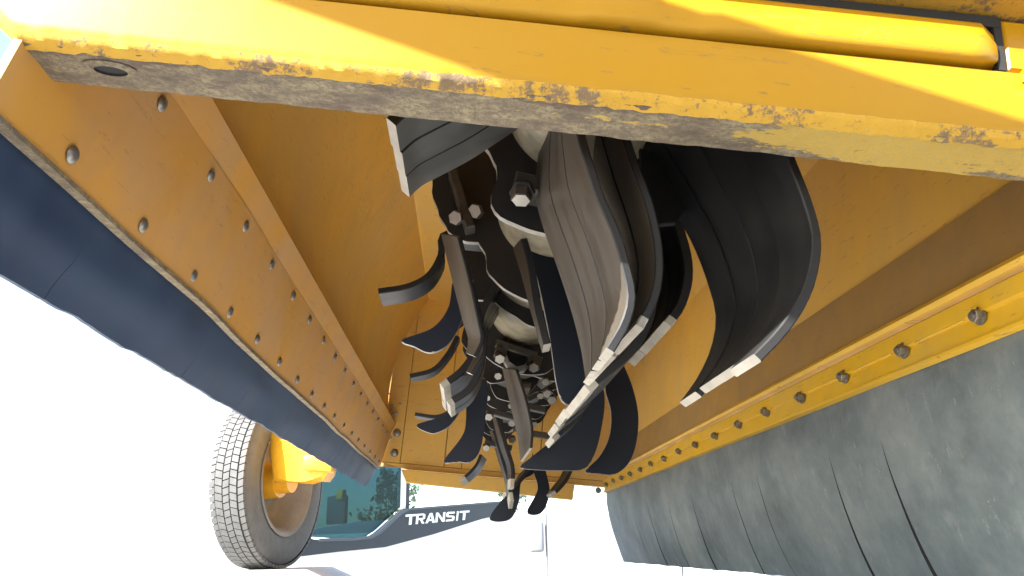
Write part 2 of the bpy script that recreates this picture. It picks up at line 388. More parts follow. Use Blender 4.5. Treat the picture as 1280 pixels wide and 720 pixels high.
def beam_under():
    bm = bmesh.new(); n = 240
    hole = (-0.3555, 0.6365, 0.020, 0.0075)
    ys = [YN + 0.0085, YN + 0.014, YN + 0.024, YN + 0.0305, YN + 0.038, YN + 0.048, YN + 0.058, YN + 0.066]
    rows = []
    for i in range(n + 1):
        x = -0.428 + (0.70 + 0.428) * i / n; row = []
        for k, y in enumerate(ys):
            d = 0.0009 * noise.noise(Vector((x * 30, y * 60, 2))) + 0.0008 * noise.noise(Vector((x * 90, y * 120, 7)))
            e = 0.0016 * noise.noise(Vector((x * 40, 9, 9))) if k == len(ys) - 1 else 0
            yy = y + e + (0.012 * (x - 0.2) if x > 0.2 and k > 3 else 0)
            row.append(bm.verts.new((x, yy, 0.380 + d + (0.002 if k == 0 else 0))))
        rows.append(row)
    for a, b in zip(rows, rows[1:]):
        for k in range(len(ys) - 1): bm.faces.new((a[k], a[k + 1], b[k + 1], b[k]))
    r = bmesh.ops.extrude_face_region(bm, geom=bm.faces[:])
    bmesh.ops.translate(bm, verts=[v for v in r['geom'] if isinstance(v, bmesh.types.BMVert)], vec=(0, 0, 0.0035))
    return finish('beam_underside', bm, m_worn, root, 60)
under = beam_under()
# oval drain slot with a raised ring in the underside
bm = bmesh.new(); N = 28; ringo, ringi, deep = [], [], []
for i in range(N):
    a = 2 * PI * i / N
    ringo.append(bm.verts.new((-0.356 + 0.0235 * math.cos(a), 0.6365 + 0.0120 * math.sin(a), 0.3787)))
    ringi.append(bm.verts.new((-0.355 + 0.0150 * math.cos(a), 0.6375 + 0.0078 * math.sin(a), 0.3765)))
    deep.append(bm.verts.new((-0.355 + 0.0145 * math.cos(a), 0.6375 + 0.0075 * math.sin(a), 0.3785)))
for i in range(N):
    j = (i + 1) % N
    f = bm.faces.new((ringo[i], ringo[j], ringi[j], ringi[i])); f = bm.faces.new((ringi[i], ringi[j], deep[j], deep[i])); f.material_index = 1
f = bm.faces.new(deep); f.material_index = 1
finish('slot_ring', bm, [m_worn, m_gap], root, 40)
bm = bmesh.new(); add_box(bm, -0.428, 0.70, YN + 0.0665, YN + 0.0695, 0.3835, 0.46); finish('beam_back', bm, m_front, root)
def rail():
    bm = bmesh.new(); n = 60; rings = []
    for i in range(n + 1):
        x = -0.53 + 0.973 * i / n; c = 1.0
        if x > 0.425: c = math.sqrt(max(0.02, 1 - ((x - 0.425) / 0.0185) ** 2))
        step = 0.0035 if (0.06 < x < 0.13 or 0.17 < x) else 0.0
        pts = []
        for k in range(13):
            a = -PI / 2 + PI * k / 12
            ca, sa = max(0, math.cos(a)) ** 0.45, math.copysign(abs(math.sin(a)) ** 0.45, math.sin(a))
            pts.append((x, YN + 0.006 - 0.013 * c * ca - step * ca * (1 if a < 0.2 else 0.2), 0.4765 + 0.0222 * sa * (0.6 + 0.4 * c)))
        pts.append((x, YN + 0.02, 0.495)); pts.append((x, YN + 0.02, 0.454))
        rings.append([bm.verts.new(p) for p in pts])
    for a, b in zip(rings, rings[1:]):
        for j in range(15): bm.faces.new((a[j], a[(j + 1) % 15], b[(j + 1) % 15], b[j]))
    bm.faces.new(rings[0][::-1]); bm.faces.new(rings[-1])
    finish('rounded_rail', bm, m_front, root, 45)
rail()
bm = bmesh.new(); add_box(bm, -0.53, 0.449, YN + 0.002, YN + 0.06, 0.4995, 0.511); add_box(bm, 0.444, 0.4515, YN + 0.0025, YN + 0.03, 0.4535, 0.5105); finish('gap_strip', bm, m_gap, root)  # black strips put into the gaps in place of their shade
def upper():
    bm = bmesh.new()
    add_box(bm, -0.53, 0.70, YN - 0.034, YN + 0.066, 0.5135, 0.62, 0.005)
    o = finish('upper_plate', bm, m_lip, root)
    bm = bmesh.new(); add_prism(bm, [(0.452, YN + 0.003, 0.4535), (0.70, YN + 0.003, 0.4535), (0.70, YN + 0.003, 0.511), (0.452, YN + 0.003, 0.511)], (0, 0.05, 0), 0, 0.004)
    finish('corner_plate', bm, m_front, root)
    bm = bmesh.new(); add_cyl(bm, (0.462, YN - 0.004, 0.446), (0.70, YN - 0.004, 0.446), 0.0065, seg=12); finish('weld_bead', bm, m_front, root, 60)
upper()

# unseen bar added above the frame, shaped so its shadow crosses the beam
bm = bmesh.new()
def shadow_bar_pt(x, z, t): return Vector((x, YN, z)) + Vector((SUNM.x, SUNM.y, SUNM.z)) * t
SUNM = Vector((SUN.x * _cr - SUN.z * _sr, SUN.y, SUN.z * _cr + SUN.x * _sr))
top = lambda x: 0.449 - 0.234 * (x - 0.258)
bot = lambda x: 0.442 - 0.270 * (x + 0.209)
t0 = 0.85
q = [shadow_bar_pt(-0.9, top(-0.9), t0), shadow_bar_pt(1.1, top(1.1), t0), shadow_bar_pt(1.1, bot(1.1), t0), shadow_bar_pt(-0.9, bot(-0.9), t0)]
add_prism(bm, q, SUNM * 0.05)
finish('shadow_bar', bm, m_front, root)
for x in (-0.6, 0.85):
    bm = bmesh.new(); add_cyl(bm, shadow_bar_pt(x, top(x) - 0.02, t0), (max(-0.4, min(0.6, x)), YN + 0.07, 1.1), 0.02, seg=10); finish('shadow_bar_bracket', bm, m_front, root)  # brackets added only to hold the unseen bar
# unseen slab added behind and above the lens to shade ground before the beam
bm = bmesh.new(); add_box(bm, -3.0, 1.9, -3.4, -0.42, 0.93, 0.98, 0.01)
for x in (-2.9, -0.6, 1.8): add_box(bm, x - 0.04, x + 0.04, -3.35, -0.45, 0.85, 0.9295, 0.006)
finish('shade_slab', bm, m_front, root)

# bolts ---------------------------------------------------------------
def bolt_mesh(dome):
    bm = bmesh.new()
    if dome:
        pr = [(0.0098, 0.0), (0.0098, 0.0012), (0.0086, 0.0026), (0.0072, 0.0052), (0.0045, 0.0070), (0.0, 0.0076)]; seg = 14
    else:
        pr = [(0.0112, 0.0), (0.0112, 0.0016), (0.0085, 0.0018), (0.0085, 0.0085), (0.0078, 0.0093), (0.0048, 0.0094), (0.0046, 0.0125), (0.0, 0.0128)]; seg = 12
    prev = None
    for k, (r, h) in enumerate(pr):
        if r == 0: ring = [bm.verts.new((0, 0, h))]
        else:
            ring = []
            for i in range(seg):
                a = 2 * PI * i / seg; rr = r
                if not dome and k in (2, 3, 4): rr = r * (1.0 if i % 2 == 0 else 0.866)
                ring.append(bm.verts.new((rr * math.cos(a), rr * math.sin(a), h)))
        if prev:
            for i in range(seg):
                if len(ring) == 1: bm.faces.new((prev[i], prev[(i + 1) % seg], ring[0]))
                else: bm.faces.new((prev[i], prev[(i + 1) % seg], ring[(i + 1) % seg], ring[i]))
        prev = ring
    me = bpy.data.meshes.new('bolt'); bm.to_mesh(me); bm.free(); me.materials.append(m_bolt)
    if dome:
        for p in me.polygons: p.use_smooth = True
    return me
me_dome, me_hex = bolt_mesh(True), bolt_mesh(False)
def head_mesh():
    bm = bmesh.new(); rs = []
    for r_, h in ((0.0095, -0.002), (0.0095, 0.0075), (0.0084, 0.0088)): rs.append([bm.verts.new((r_ * math.cos(PI * i / 3), r_ * math.sin(PI * i / 3), h)) for i in range(6)])
    for a_, b_ in zip(rs, rs[1:]):
        for i in range(6): bm.faces.new((a_[i], a_[(i + 1) % 6], b_[(i + 1) % 6], b_[i]))
    f = bm.faces.new(rs[-1]); f.material_index = 1
    me = bpy.data.meshes.new('bolt_head'); bm.to_mesh(me); bm.free(); me.materials.append(m_dark); me.materials.append(m_zinc); return me
m_dark = simple('greasy_steel', (0.14, 0.13, 0.12), 0.4, 0.6, 0.5, 50)
me_hexz = head_mesh()
def bolt(me, loc, nrm_, sc=1.0, parent=root, name='bolt'):
    o = link(name, me, parent); o.location = loc
    q_ = Vector(nrm_).to_track_quat('Z', 'Y'); o.rotation_mode = 'QUATERNION'
    from mathutils import Quaternion
    o.rotation_quaternion = q_ @ Quaternion((0, 0, 1), random.uniform(0, 6.28)); o.scale = (sc * random.uniform(.95, 1.05),) * 2 + (sc * (0.6 if me is me_dome else 1),)
    return o
pn = Vector((0.98, 0, -0.19))
for k in range(17):
    y = 0.745 + 0.187 * k
    bolt(me_dome, (XL + 0.0052, y + random.uniform(-.004, .004), 0.3405), pn, 1.0)
    bolt(me_dome, (-0.4045, y + 0.108 + random.uniform(-.004, .004), 0.4655), pn, 1.0)
for k in range(16):
    bolt(me_hex, (0.6195, 0.94 + 0.187 * k + random.uniform(-.004, .004), 0.3305 + random.uniform(-.002, .002)), (-1, 0, -0.1), 1.1)
for px, py in ((496, 541), (493, 566)):
    p = at(px, py, YF - 0.001); bolt(me_dome, (p.x, p.y, p.z), (0, -1, 0), 2.0)
for px, py in ((748, 613),):
    p = at(px, py, YF - 0.03); bolt(me_hex, (p.x, p.y, p.z), (0, -1, 0), 1.2)
# raised welds between the strip bolts
for k in range(15):
    bm = bmesh.new(); y0 = 0.94 + 0.187 * k + 0.03; n = 10; prev = None
    for i in range(n + 1):
        y = y0 + 0.12 * i / n; r = 0.0016 + 0.0008 * random.random(); zc = 0.3335 + random.uniform(-.0006, .0006)
        ring = [bm.verts.new((0.6185 - r * math.cos(a), y, zc + r * math.sin(a))) for a in (-1.4, -0.5, 0.5, 1.4)]
        if prev:
            for j in range(3): bm.faces.new((prev[j], prev[j + 1], ring[j + 1], ring[j]))
        prev = ring
    finish('weld_bead', bm, m_strip, root, 60)
# mud splashes at the far left corner
bm = bmesh.new()
for k in range(26):
    p = at(random.gauss(486, 7), random.gauss(522, 14), YF - 0.012); r = random.uniform(.003, .009)
    s = bmesh.ops.create_icosphere(bm, subdivisions=1, radius=r)
    for v in s['verts']: v.co = p + Vector((v.co.x * 1.3, v.co.y * .4, v.co.z)) * random.uniform(.8, 1.2)
tag(finish('mud_splash', bm, m_tip, root), None, None, None, 'stuff')

# rubber skirts --------------------------------------------------------
def flap(name, y0, y1, prof_fn, mat, parent, slit, k_=0, wild=1.0, nz=14):
    """one hanging flap between y0 and y1; slit = fraction of height where its side cuts begin"""
    bm = bmesh.new(); ny = max(2, int((y1 - y0) / 0.02)); th = 0.016 if wild == 1.0 else 0.006; F, B = [], []
    dy = [random.uniform(-0.0015, 0.0015) for _ in range(2)]
    lift, bulge = random.uniform(-0.0012, 0.0012), random.uniform(-0.0025, 0.0025) * wild
    for i in range(ny + 1):
        u = i / ny; fr, br = [], []
        for k in range(nz + 1):
            t = k / nz; s = max(0.0, (t - slit) / (1 - slit))
            y = y0 + (y1 - y0) * u
            y += s ** 0.6 * (0.0042 if wild == 1.0 else 0.0008) * (1 - 2 * u)
            x, z = prof_fn(y, t)
            wv = 0.005 * noise.noise(Vector((y * 3, t * 3, 1)))
            x += bulge * s * s + 0.004 * wild * s * math.sin(PI * u) + wv
            z += (lift * s + (0.004 * noise.noise(Vector((y * 9, 4, 4))) + 0.0022 * noise.noise(Vector((y * 45, 1, 4)))) * (1 if k == nz else 0))
            fr.append(bm.verts.new((x, y, z))); br.append(bm.verts.new((x + th, y, z)))
        F.append(fr); B.append(br)
    for i in range(ny):
        for k in range(nz):
            bm.faces.new((F[i][k], F[i + 1][k], F[i + 1][k + 1], F[i][k + 1])); bm.faces.new((B[i][k], B[i][k + 1], B[i + 1][k + 1], B[i + 1][k]))
        bm.faces.new((F[i][nz], F[i + 1][nz], B[i + 1][nz], B[i][nz])); bm.faces.new((F[i][0], B[i][0], B[i + 1][0], F[i + 1][0]))
    for k in range(nz):
        for f in (bm.faces.new((F[0][k], F[0][k + 1], B[0][k + 1], B[0][k])), bm.faces.new((F[ny][k], B[ny][k], B[ny][k + 1], F[ny][k + 1]))): f.material_index = 1
    return finish(name, bm, [mat, m_gap], parent, 50)
def right_prof(y, t):
    z = 0.338 - 0.332 * t - 0.006 * t * t
    x = 0.630 + 0.012 * t + 0.085 * t * t
    return x, z
def yat(px, py, X):
    a = ray(px, py); return a.y * X / a.x
cuts = [yat(*c, 0.655) for c in ((1107, 545), (1042, 565), (951, 590), (918, 600), (866, 610), (836, 628), (812, 635), (793, 640))]
cuts = [0.45, 0.86] + sorted(cuts) + [YF]
sr = empty('right_skirt', (0, 0, 0), root); sr.name = 'rubber_skirt'
for k, (a, b) in enumerate(zip(cuts, cuts[1:])):
    flap('rubber_flap', a, b, right_prof, m_skr, sr, 0.38, k)
def left_prof(y, t):
    z = 0.335 - 0.115 * t + 0.012 * (y - 1) / 3 * t
    x = -0.450 - 0.020 * t - 0.020 * t * t
    return x, z
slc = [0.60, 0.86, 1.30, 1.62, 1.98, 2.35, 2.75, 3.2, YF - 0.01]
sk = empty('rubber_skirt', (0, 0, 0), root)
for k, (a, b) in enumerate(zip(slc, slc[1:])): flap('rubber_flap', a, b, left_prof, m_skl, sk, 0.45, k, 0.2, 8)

# rotor ----------------------------------------------------------------
XC, ZC, RD = 0.11, 0.625, 0.112
bm = bmesh.new(); add_cyl(bm, (XC, 0.70, ZC), (XC, YF - 0.05, ZC), RD, seg=56)
drum = finish('rotor_drum', bm, m_drum, root, 40)
def plate_mesh(y, rot, th=0.012, rl=0.178, rv=0.122):
    bm = bmesh.new(); N = 72; o, i_ = [], []
    for k in range(N):
        a = 2 * PI * k / N; s = (0.5 + 0.5 * math.cos(4 * (a - rot))); s = s ** 1.15
        s = min(1, s * 1.18); r = rv + (rl - rv) * s
        o.append((XC + r * math.cos(a), ZC + r * math.sin(a))); i_.append((XC + (RD - .004) * math.cos(a), ZC + (RD - .004) * math.sin(a)))
    V = {}
    for nm, ring, yy in (('of', o, y), ('if', i_, y), ('ob', o, y + th), ('ib', i_, y + th)): V[nm] = [bm.verts.new((x, yy, z)) for x, z in ring]
    for k in range(N):
        j = (k + 1) % N
        bm.faces.new((V['of'][k], V['of'][j], V['if'][j], V['if'][k])); bm.faces.new((V['ob'][k], V['ib'][k], V['ib'][j], V['ob'][j]))
        f = bm.faces.new((V['of'][k], V['ob'][k], V['ob'][j], V['of'][j])); f.material_index = 1
    return bm
m_edge = simple('pale_edge_steel', (0.34, 0.33, 0.30), 0.45, 0.4, 0.5, 40)  # pale tone on plate and blade rims stands in for bounced light
def plate(y, rot, traced=(), th=0.014, rl=0.195, rv=0.132):
    """clamp plate: four lobes round the drum; traced = measured outline points of the visible side"""
    tr = []
    for px, py in traced:
        p = at(px, py, y); dx, dz = p.x - XC, p.z - ZC; tr.append((math.atan2(dz, dx) % (2 * PI), math.hypot(dx, dz)))
    tr.sort()
    def rad(a):
        a %= 2 * PI; s_ = (0.5 + 0.5 * math.cos(4 * (a - rot))) ** 1.15; base = rv + (rl - rv) * min(1, s_ * 1.18)
        if not tr: return base
        if tr[0][0] <= a <= tr[-1][0]:
            for (a0, r0), (a1, r1) in zip(tr, tr[1:]):
                if a0 <= a <= a1:
                    t = (a - a0) / max(1e-6, a1 - a0); t = t * t * (3 - 2 * t); return max(RD + .003, r0 + (r1 - r0) * t)
        d0 = min((tr[0][0] - a) % (2 * PI), 9); d1 = min((a - tr[-1][0]) % (2 * PI), 9)
        if d0 < d1: k_, r_ = max(0, 1 - d0 / 0.35), tr[0][1]
        else: k_, r_ = max(0, 1 - d1 / 0.35), tr[-1][1]
        return max(RD + .003, base * (1 - k_) + r_ * k_)
    bm = bmesh.new(); N = 120; V = {k_: [] for k_ in ('of', 'if', 'ob', 'ib')}
    for k in range(N):
        a = 2 * PI * k / N; r = rad(a); c, sn = math.cos(a), math.sin(a)
        for nm, rr, yy in (('of', r, y), ('if', RD - .004, y), ('ob', r, y + th), ('ib', RD - .004, y + th)): V[nm].append(bm.verts.new((XC + rr * c, yy, ZC + rr * sn)))
    for k in range(N):
        j = (k + 1) % N
        bm.faces.new((V['of'][k], V['of'][j], V['if'][j], V['if'][k])); bm.faces.new((V['ob'][k], V['ib'][k], V['ib'][j], V['ob'][j]))
        f = bm.faces.new((V['of'][k], V['ob'][k], V['ob'][j], V['of'][j])); f.material_index = 1
    return finish('clamp_plate', bm, [m_blk, m_edge], drum, 35)
plate(1.03, R(250), [(600, 174), (612, 190), (621, 208), (622, 226), (614, 244), (615, 260), (626, 271), (650, 282), (686, 293)])
plate(1.40, R(215), [(548, 180), (543, 205), (540, 238), (548, 265), (560, 288), (574, 300), (598, 303), (606, 315), (612, 343), (634, 363), (666, 377)])
plate(1.70, R(262), [(590, 372), (606, 376), (620, 378), (642, 394), (666, 408), (684, 412)])
plate(2.02, R(262), [(602, 400), (602, 425), (606, 444), (622, 456), (640, 464), (660, 468), (680, 467), (692, 460)])
for y, rt in ((2.30, 232), (2.46, 262), (2.66, 255), (2.80, 240), (2.98, 228), (3.14, 262), (3.32, 246), (3.50, 258)): plate(y, R(rt), rl=0.185)
def clamp(pa, pb, Y, w_, name='clamp_bar', mat=None, dep=0.05):
    """bar across the lobe between two measured points, standing off the front of a plate"""
    A_, B_ = at(*pa, Y), at(*pb, Y); d = (B_ - A_).normalized(); n_ = Vector((d.z, 0, -d.x))
    bm = bmesh.new(); P_ = [A_ - n_ * w_, B_ - n_ * w_, B_ + n_ * w_, A_ + n_ * w_]
    add_prism(bm, P_, (0, dep, 0), 0, 0.003); return finish(name, bm, mat or m_blk, drum, 40)
# near lobe: block with one long bolt whose bright head points down at the lens
clamp((643, 222), (686, 232), 0.975, 0.012, 'clamp_block', m_band2 := simple('grimy_steel', (0.075, 0.068, 0.058), 0.45, 0.4, 0.5, 30), 0.053)
p = at(652, 242, 0.965); bm = bmesh.new(); add_cyl(bm, p, p + Vector((0.006, 0.055, 0.035)), 0.017, 0.017, 6); finish('clamp_bolt', bm, m_band2, drum)
bolt(me_hexz, p, (-0.02, -0.33, -0.94), 1.5, drum, 'bolt_head')
# second lobe: strap with a nut on each side
clamp((566, 212), (588, 284), 1.36, 0.009, 'clamp_bar', m_band2, 0.04)
for px, py, s_ in ((572, 272, 1.5), (596, 264, 1.6)): bolt(me_hexz, at(px, py, 1.37), (-0.3, -0.8, -0.4), s_, drum, 'clamp_bolt')
# middle lobe: bar on two lugs, each with a bright bolt head, and a bent spacer between
clamp((620, 428), (672, 444), 1.985, 0.010, 'clamp_bar', m_band2, 0.034)
for a_, b_ in (((619, 436), (634, 440)), ((660, 448), (677, 453))): clamp(a_, b_, 1.985, 0.016, 'clamp_lug', m_band2, 0.034)
for px, py in ((625, 446), (667, 457)): bolt(me_hexz, at(px, py, 1.975), (0, -0.75, -0.65), 1.5, drum, 'clamp_bolt')
bm = bmesh.new(); P1 = [at(px, py, 1.99) for px, py in ((632, 438), (636, 452), (646, 459), (656, 456), (662, 448))]
P2 = [at(px, py, 1.99) for px, py in ((662, 456), (656, 463), (646, 465), (634, 460), (628, 446))]
add_prism(bm, P1 + P2, (0, 0.03, 0), 0, 0.001); finish('bent_spacer', bm, m_edge, drum, 40)
for px, py, Y in ((684, 490, 2.25), (690, 498, 2.25), (611, 519, 2.43), (608, 558, 2.95), (640, 527, 2.6), (640, 548, 2.8), (628, 545, 2.77)):
    bolt(me_hexz, at(px, py, Y), (0, -0.8, -0.6), 1.5, drum, 'clamp_bolt')
for a_, b_, Y in (((612, 513), (645, 522), 2.42), ((606, 552), (640, 560), 2.94), ((650, 505), (682, 512), 2.44), ((655, 540), (690, 545), 2.78)): clamp(a_, b_, Y, 0.010, 'clamp_bar', m_band2, 0.03)

for y_ in (2.30, 2.66, 2.98, 3.32):
    for adeg in (218, 248, 276, 304, 330):
        a = R(adeg + random.uniform(-6, 6)); c_, s_ = math.cos(a), math.sin(a); r_ = random.uniform(0.135, 0.16); ta, tb = Vector((-s_, 0, c_)), Vector((c_, 0, s_))
        p = Vector((XC, y_ + 0.018, ZC)) + tb * r_; bm = bmesh.new()
        add_prism(bm, [p - ta * .028 - tb * .009, p + ta * .028 - tb * .009, p + ta * .022 + tb * .010, p - ta * .022 + tb * .010], (0, 0.11, 0), 0, 0.003)
        finish('clamp_bar', bm, m_band2, drum, 40)
        bolt(me_hexz, p + Vector((0, -0.019, 0)) + ta * random.choice((-.02, .02)) + tb * 0.008, (0, -0.8, -0.6), 1.3, drum, 'clamp_bolt')

# flails ---------------------------------------------------------------
def sweep(prof, y0, widths, th=0.010, mat=m_flail, tip=0.02, name='rubber_flail', jit=0.0015, n=20, gap=0.002):
    """straps side by side along the rotor, all with the profile prof [(x, z), ...]"""
    y = y0
    for w_ in widths:
        jx, jz = random.uniform(-jit, jit), random.uniform(-jit, jit); L = len(prof) - 1
        A = [Vector((x + jx * (i / L) ** 2, y, z + jz * (i / L) ** 2)) for i, (x, z) in enumerate(prof)]
        B = [v + Vector((0, w_ - gap, 0)) for v in A]
        finish(name, loft_bm(A, B, th, n, tip), [mat, m_tip, m_side_shade], root, 28)
        y += w_
def group(A, B, YA, YB, splits, th=0.010, mat=m_flail, tip=0.0, name='rubber_flail', n=26, gap=0.006, jit=0.004):
    a, b = catmull([at(px, py, YA) for px, py in A], n), catmull([at(px, py, YB) for px, py in B], n)
    for t0_, t1_ in zip(splits, splits[1:]):
        g_ = gap if t1_ < 1 else 0; j = random.uniform(-jit, jit)
        P_ = [p.lerp(q_, t0_) + Vector((j, 0, j)) * (i / n) for i, (p, q_) in enumerate(zip(a, b))]
        Q_ = [p.lerp(q_, t1_ - g_) + Vector((j, 0, j)) * (i / n) for i, (p, q_) in enumerate(zip(a, b))]
        finish(name, loft_bm(P_, Q_, th, n, tip), [mat, m_tip, m_side_shade], root, 28)
def pix(pts, Y): return [xz(px, py, Y) for px, py in pts]
def strap(A, B, YA, YB, th=0.011, mat=m_flail, tip=0.02, name='rubber_flail', n=18):
    finish(name, loft_bm([at(px, py, YA) for px, py in A], [at(px, py, YB) for px, py in B], th, n, tip), [mat, m_tip, m_side_shade], root, 28)
def blade(pts, Y, th=0.012, mat=m_navy, name='blade_flail', n=90, edge_tip=True):
    """flat curved blade standing across the rotor axis"""
    P_ = [at(px, py, Y) for px, py in pts]
    P_ = catmull(P_ + [P_[0]], n)[:-1]
    bm = bmesh.new(); fs = add_prism(bm, P_, (0, th, 0), 0, 0.0018)
    for f in bm.faces:
        if abs(f.normal.y) < 0.5: f.material_index = 1
    for f in bm.faces: f.normal_update()
    for f in bm.faces:
        if abs(f.normal.y) < 0.6: f.material_index = 1
    finish(name, bm, [mat, m_edge], root)

# A: three straps reaching left close to the beam
sweep([(0.02, 0.575), (-0.01, 0.548), (-0.05, 0.512), (-0.090, 0.482), (-0.112, 0.465), (-0.127, 0.446)], 0.80, (0.0667,) * 3, 0.015, m_grey_rubber, 0.0, n=18)
# B: wide group hanging to the right
group([(950, 90), (975, 150), (993, 200), (1012, 245), (1025, 290), (1023, 330), (1010, 370), (985, 408), (955, 440)],
      [(765, 130), (800, 190), (845, 262), (872, 312), (891, 365), (898, 400), (891, 440), (873, 478), (852, 507)], 0.72, 1.02, (0, .25, .5, .75, 1), 0.010, jit=0.007)
# C: two stacked layers hanging in the middle
group([(712, 110), (727, 172), (738, 210), (749, 244), (769, 290), (783, 337), (789, 372), (781, 405), (762, 438)],
      [(690, 120), (683, 160), (676, 200), (672, 240), (683, 285), (699, 330), (717, 385), (730, 436), (736, 474)], 0.72, 1.0, (0, .33, .66, 1), 0.009, m_brown)
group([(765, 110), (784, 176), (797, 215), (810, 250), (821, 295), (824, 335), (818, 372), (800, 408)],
      [(722, 120), (731, 172), (740, 205), (752, 245), (767, 290), (780, 335), (782, 375), (765, 428), (735, 478)], 0.76, 1.02, (0, .42, 1), 0.009, m_lit, 0.010)
pC3 = [(0.13, 0.53), (0.19, 0.45), (0.222, 0.38), (0.224, 0.325), (0.200, 0.272), (0.146, 0.218)]
sweep(pC3, 1.04, (0.12, 0.13, 0.14, 0.13, 0.12), 0.012, m_flail, 0.006, jit=0.006, n=26)
# K: dark group between C and B
pK = [(0.20, 0.53)] + pix([(840, 268), (853, 296), (860, 325), (860, 352), (851, 382), (835, 405)], 1.10)
sweep(pK, 1.10, (0.09,) * 3, 0.014, m_flail, 0.012, n=20)
# left side straps
pD1 = [(-0.01, 0.60)] + pix([(556, 292), (551, 318), (536, 343), (510, 357), (473, 363)], 1.5)
sweep(pD1, 1.5, (0.085,), 0.012, m_flail, 0.0, n=22)
pD3 = pix([(592, 380), (578, 396), (558, 410), (538, 420)], 1.48)
sweep(pD3, 1.48, (0.05,), 0.010, m_flail, 0.0, n=14)
pD4 = pix([(572, 420), (560, 442), (541, 462), (512, 470)], 2.0)
sweep(pD4, 2.0, (0.06,), 0.012, m_flail, 0.0, n=16)
pD5 = [(0.02, 0.56)] + pix([(602, 392), (597, 432), (578, 462), (552, 482)], 1.62)
sweep(pD5, 1.62, (0.10, 0.10, 0.09), 0.015, m_flail, 0.004, n=18)
pD5b = pix([(606, 410), (602, 452), (588, 485), (561, 505)], 1.58)
sweep(pD5b, 1.58, (0.07, 0.07), 0.014, m_flail, 0.004, n=18)
pD6 = pix([(576, 500), (562, 514), (545, 521), (519, 518)], 2.2)
sweep(pD6, 2.2, (0.05,), 0.010, m_flail, 0.0, n=14)
# hanging straps on the near left of the drum
strap([(574, 296), (588, 350), (599, 400), (603, 425), (594, 446)], [(553, 292), (567, 350), (580, 400), (587, 425), (584, 442)], 1.16, 1.24, 0.006, m_brown, 0.0)
strap([(576, 300), (590, 355), (603, 405), (606, 440), (590, 468)], [(566, 300), (580, 355), (592, 405), (596, 440), (584, 466)], 1.23, 1.32, 0.006, m_flail, 0.0)
strap([(646, 462), (658, 500), (665, 535), (664, 560)], [(629, 460), (638, 500), (648, 545), (652, 577)], 1.9, 2.04, 0.007, m_brown, 0.0)
strap([(618, 538), (628, 572), (636, 600), (640, 626)], [(614, 538), (624, 572), (633, 602), (638, 636)], 2.9, 3.0, 0.014, m_flail, 0.02)
strap([(620, 515), (632, 555), (641, 585), (640, 610)], [(616, 515), (626, 555), (636, 585), (637, 612)], 2.7, 2.8, 0.014, m_flail, 0.02)
strap([(601, 568), (596, 580), (586, 592), (575, 600)], [(607, 574), (601, 586), (590, 598), (579, 606)], 3.25, 3.33, 0.012, m_flail, 0.02)
strap([(714, 588), (708, 600), (698, 612), (689, 619)], [(706, 588), (700, 600), (692, 610), (684, 621)], 3.2, 3.3, 0.014, m_flail, 0.02)
strap([(668, 578), (655, 594), (643, 608), (632, 616)], [(660, 584), (648, 600), (638, 612), (628, 622)], 3.1, 3.2, 0.014, m_flail, 0.02)
strap([(655, 298), (664, 330), (672, 380), (684, 430)], [(645, 310), (656, 345), (668, 390), (682, 440)], 1.20, 1.25, 0.012, m_brown, 0.0)
# flat curved blades
blade([(575, 345), (566, 352), (560, 385), (540, 410), (502, 425), (518, 433), (533, 440), (546, 439), (562, 428), (577, 400), (582, 370)], 1.45)
blade([(572, 502), (556, 519), (521, 531), (537, 541), (548, 540), (562, 532), (574, 515)], 2.2)
blade([(598, 470), (584, 500), (580, 540), (555, 576), (572, 577), (589, 577), (601, 560), (607, 520), (610, 480)], 2.25)
blade([(752, 475), (756, 503), (751, 540), (743, 568), (730, 586), (700, 588), (670, 587), (650, 584), (662, 573), (690, 550), (715, 522), (735, 492)], 2.0)
blade([(778, 452), (791, 485), (798, 520), (795, 555), (785, 580), (768, 593), (750, 592), (732, 589), (750, 570), (762, 545), (764, 515), (757, 488), (760, 465)], 2.08)
blade([(668, 285), (655, 300), (671, 345), (687, 420), (696, 480), (705, 503), (726, 503), (736, 465), (730, 405), (716, 330), (695, 285)], 1.36)
blade([(666, 565), (662, 580), (650, 592), (634, 616), (612, 648), (636, 650), (648, 630), (652, 602), (668, 590)], 3.2)
blade([(664, 575), (667, 590), (672, 612), (659, 640), (677, 641), (687, 617), (683, 592), (676, 575)], 3.3)
# dark lug holding the right hand groups
bm = bmesh.new(); P_ = [at(px, py, 0.98) for px, py in ((800, 185), (803, 225), (812, 262), (824, 281), (845, 279), (853, 268), (870, 200))]
add_prism(bm, P_, (0, 0.012, 0), 0, 0.002); finish('flail_lug', bm, m_blk, drum)

# wheel ----------------------------------------------------------------
wc = wat(360, 599, 3.38); WN = Vector((0.966, -0.26, 0)).normalized()
wheel_c = Vector((wc.x, wc.y, 0.085 + 0.342))
Mroot = Matrix.Translation((0, 0, H0)) @ Matrix.Rotation(ROLL, 4, 'Y')
Wm = Matrix.Translation(wheel_c) @ WN.to_track_quat('X', 'Z').to_matrix().to_4x4()
Wl = Mroot.inverted() @ Wm
def lathe(bm, pr, seg, closed=True, mi=0):
    rings = [[bm.verts.new((x, r * math.cos(2 * PI * i / seg), r * math.sin(2 * PI * i / seg))) for x, r in pr] for i in range(seg)]
    n = len(pr)
    for i in range(seg):
        a, b = rings[i], rings[(i + 1) % seg]
        for j in range(n if closed else n - 1): f = bm.faces.new((a[j], a[(j + 1) % n], b[(j + 1) % n], b[j])); f.material_index = mi
bm = bmesh.new()
W2, RO, RI = 0.105, 0.345, 0.205     # the outer face of the tyre sits at x = 0, the tread runs back to x = -0.21
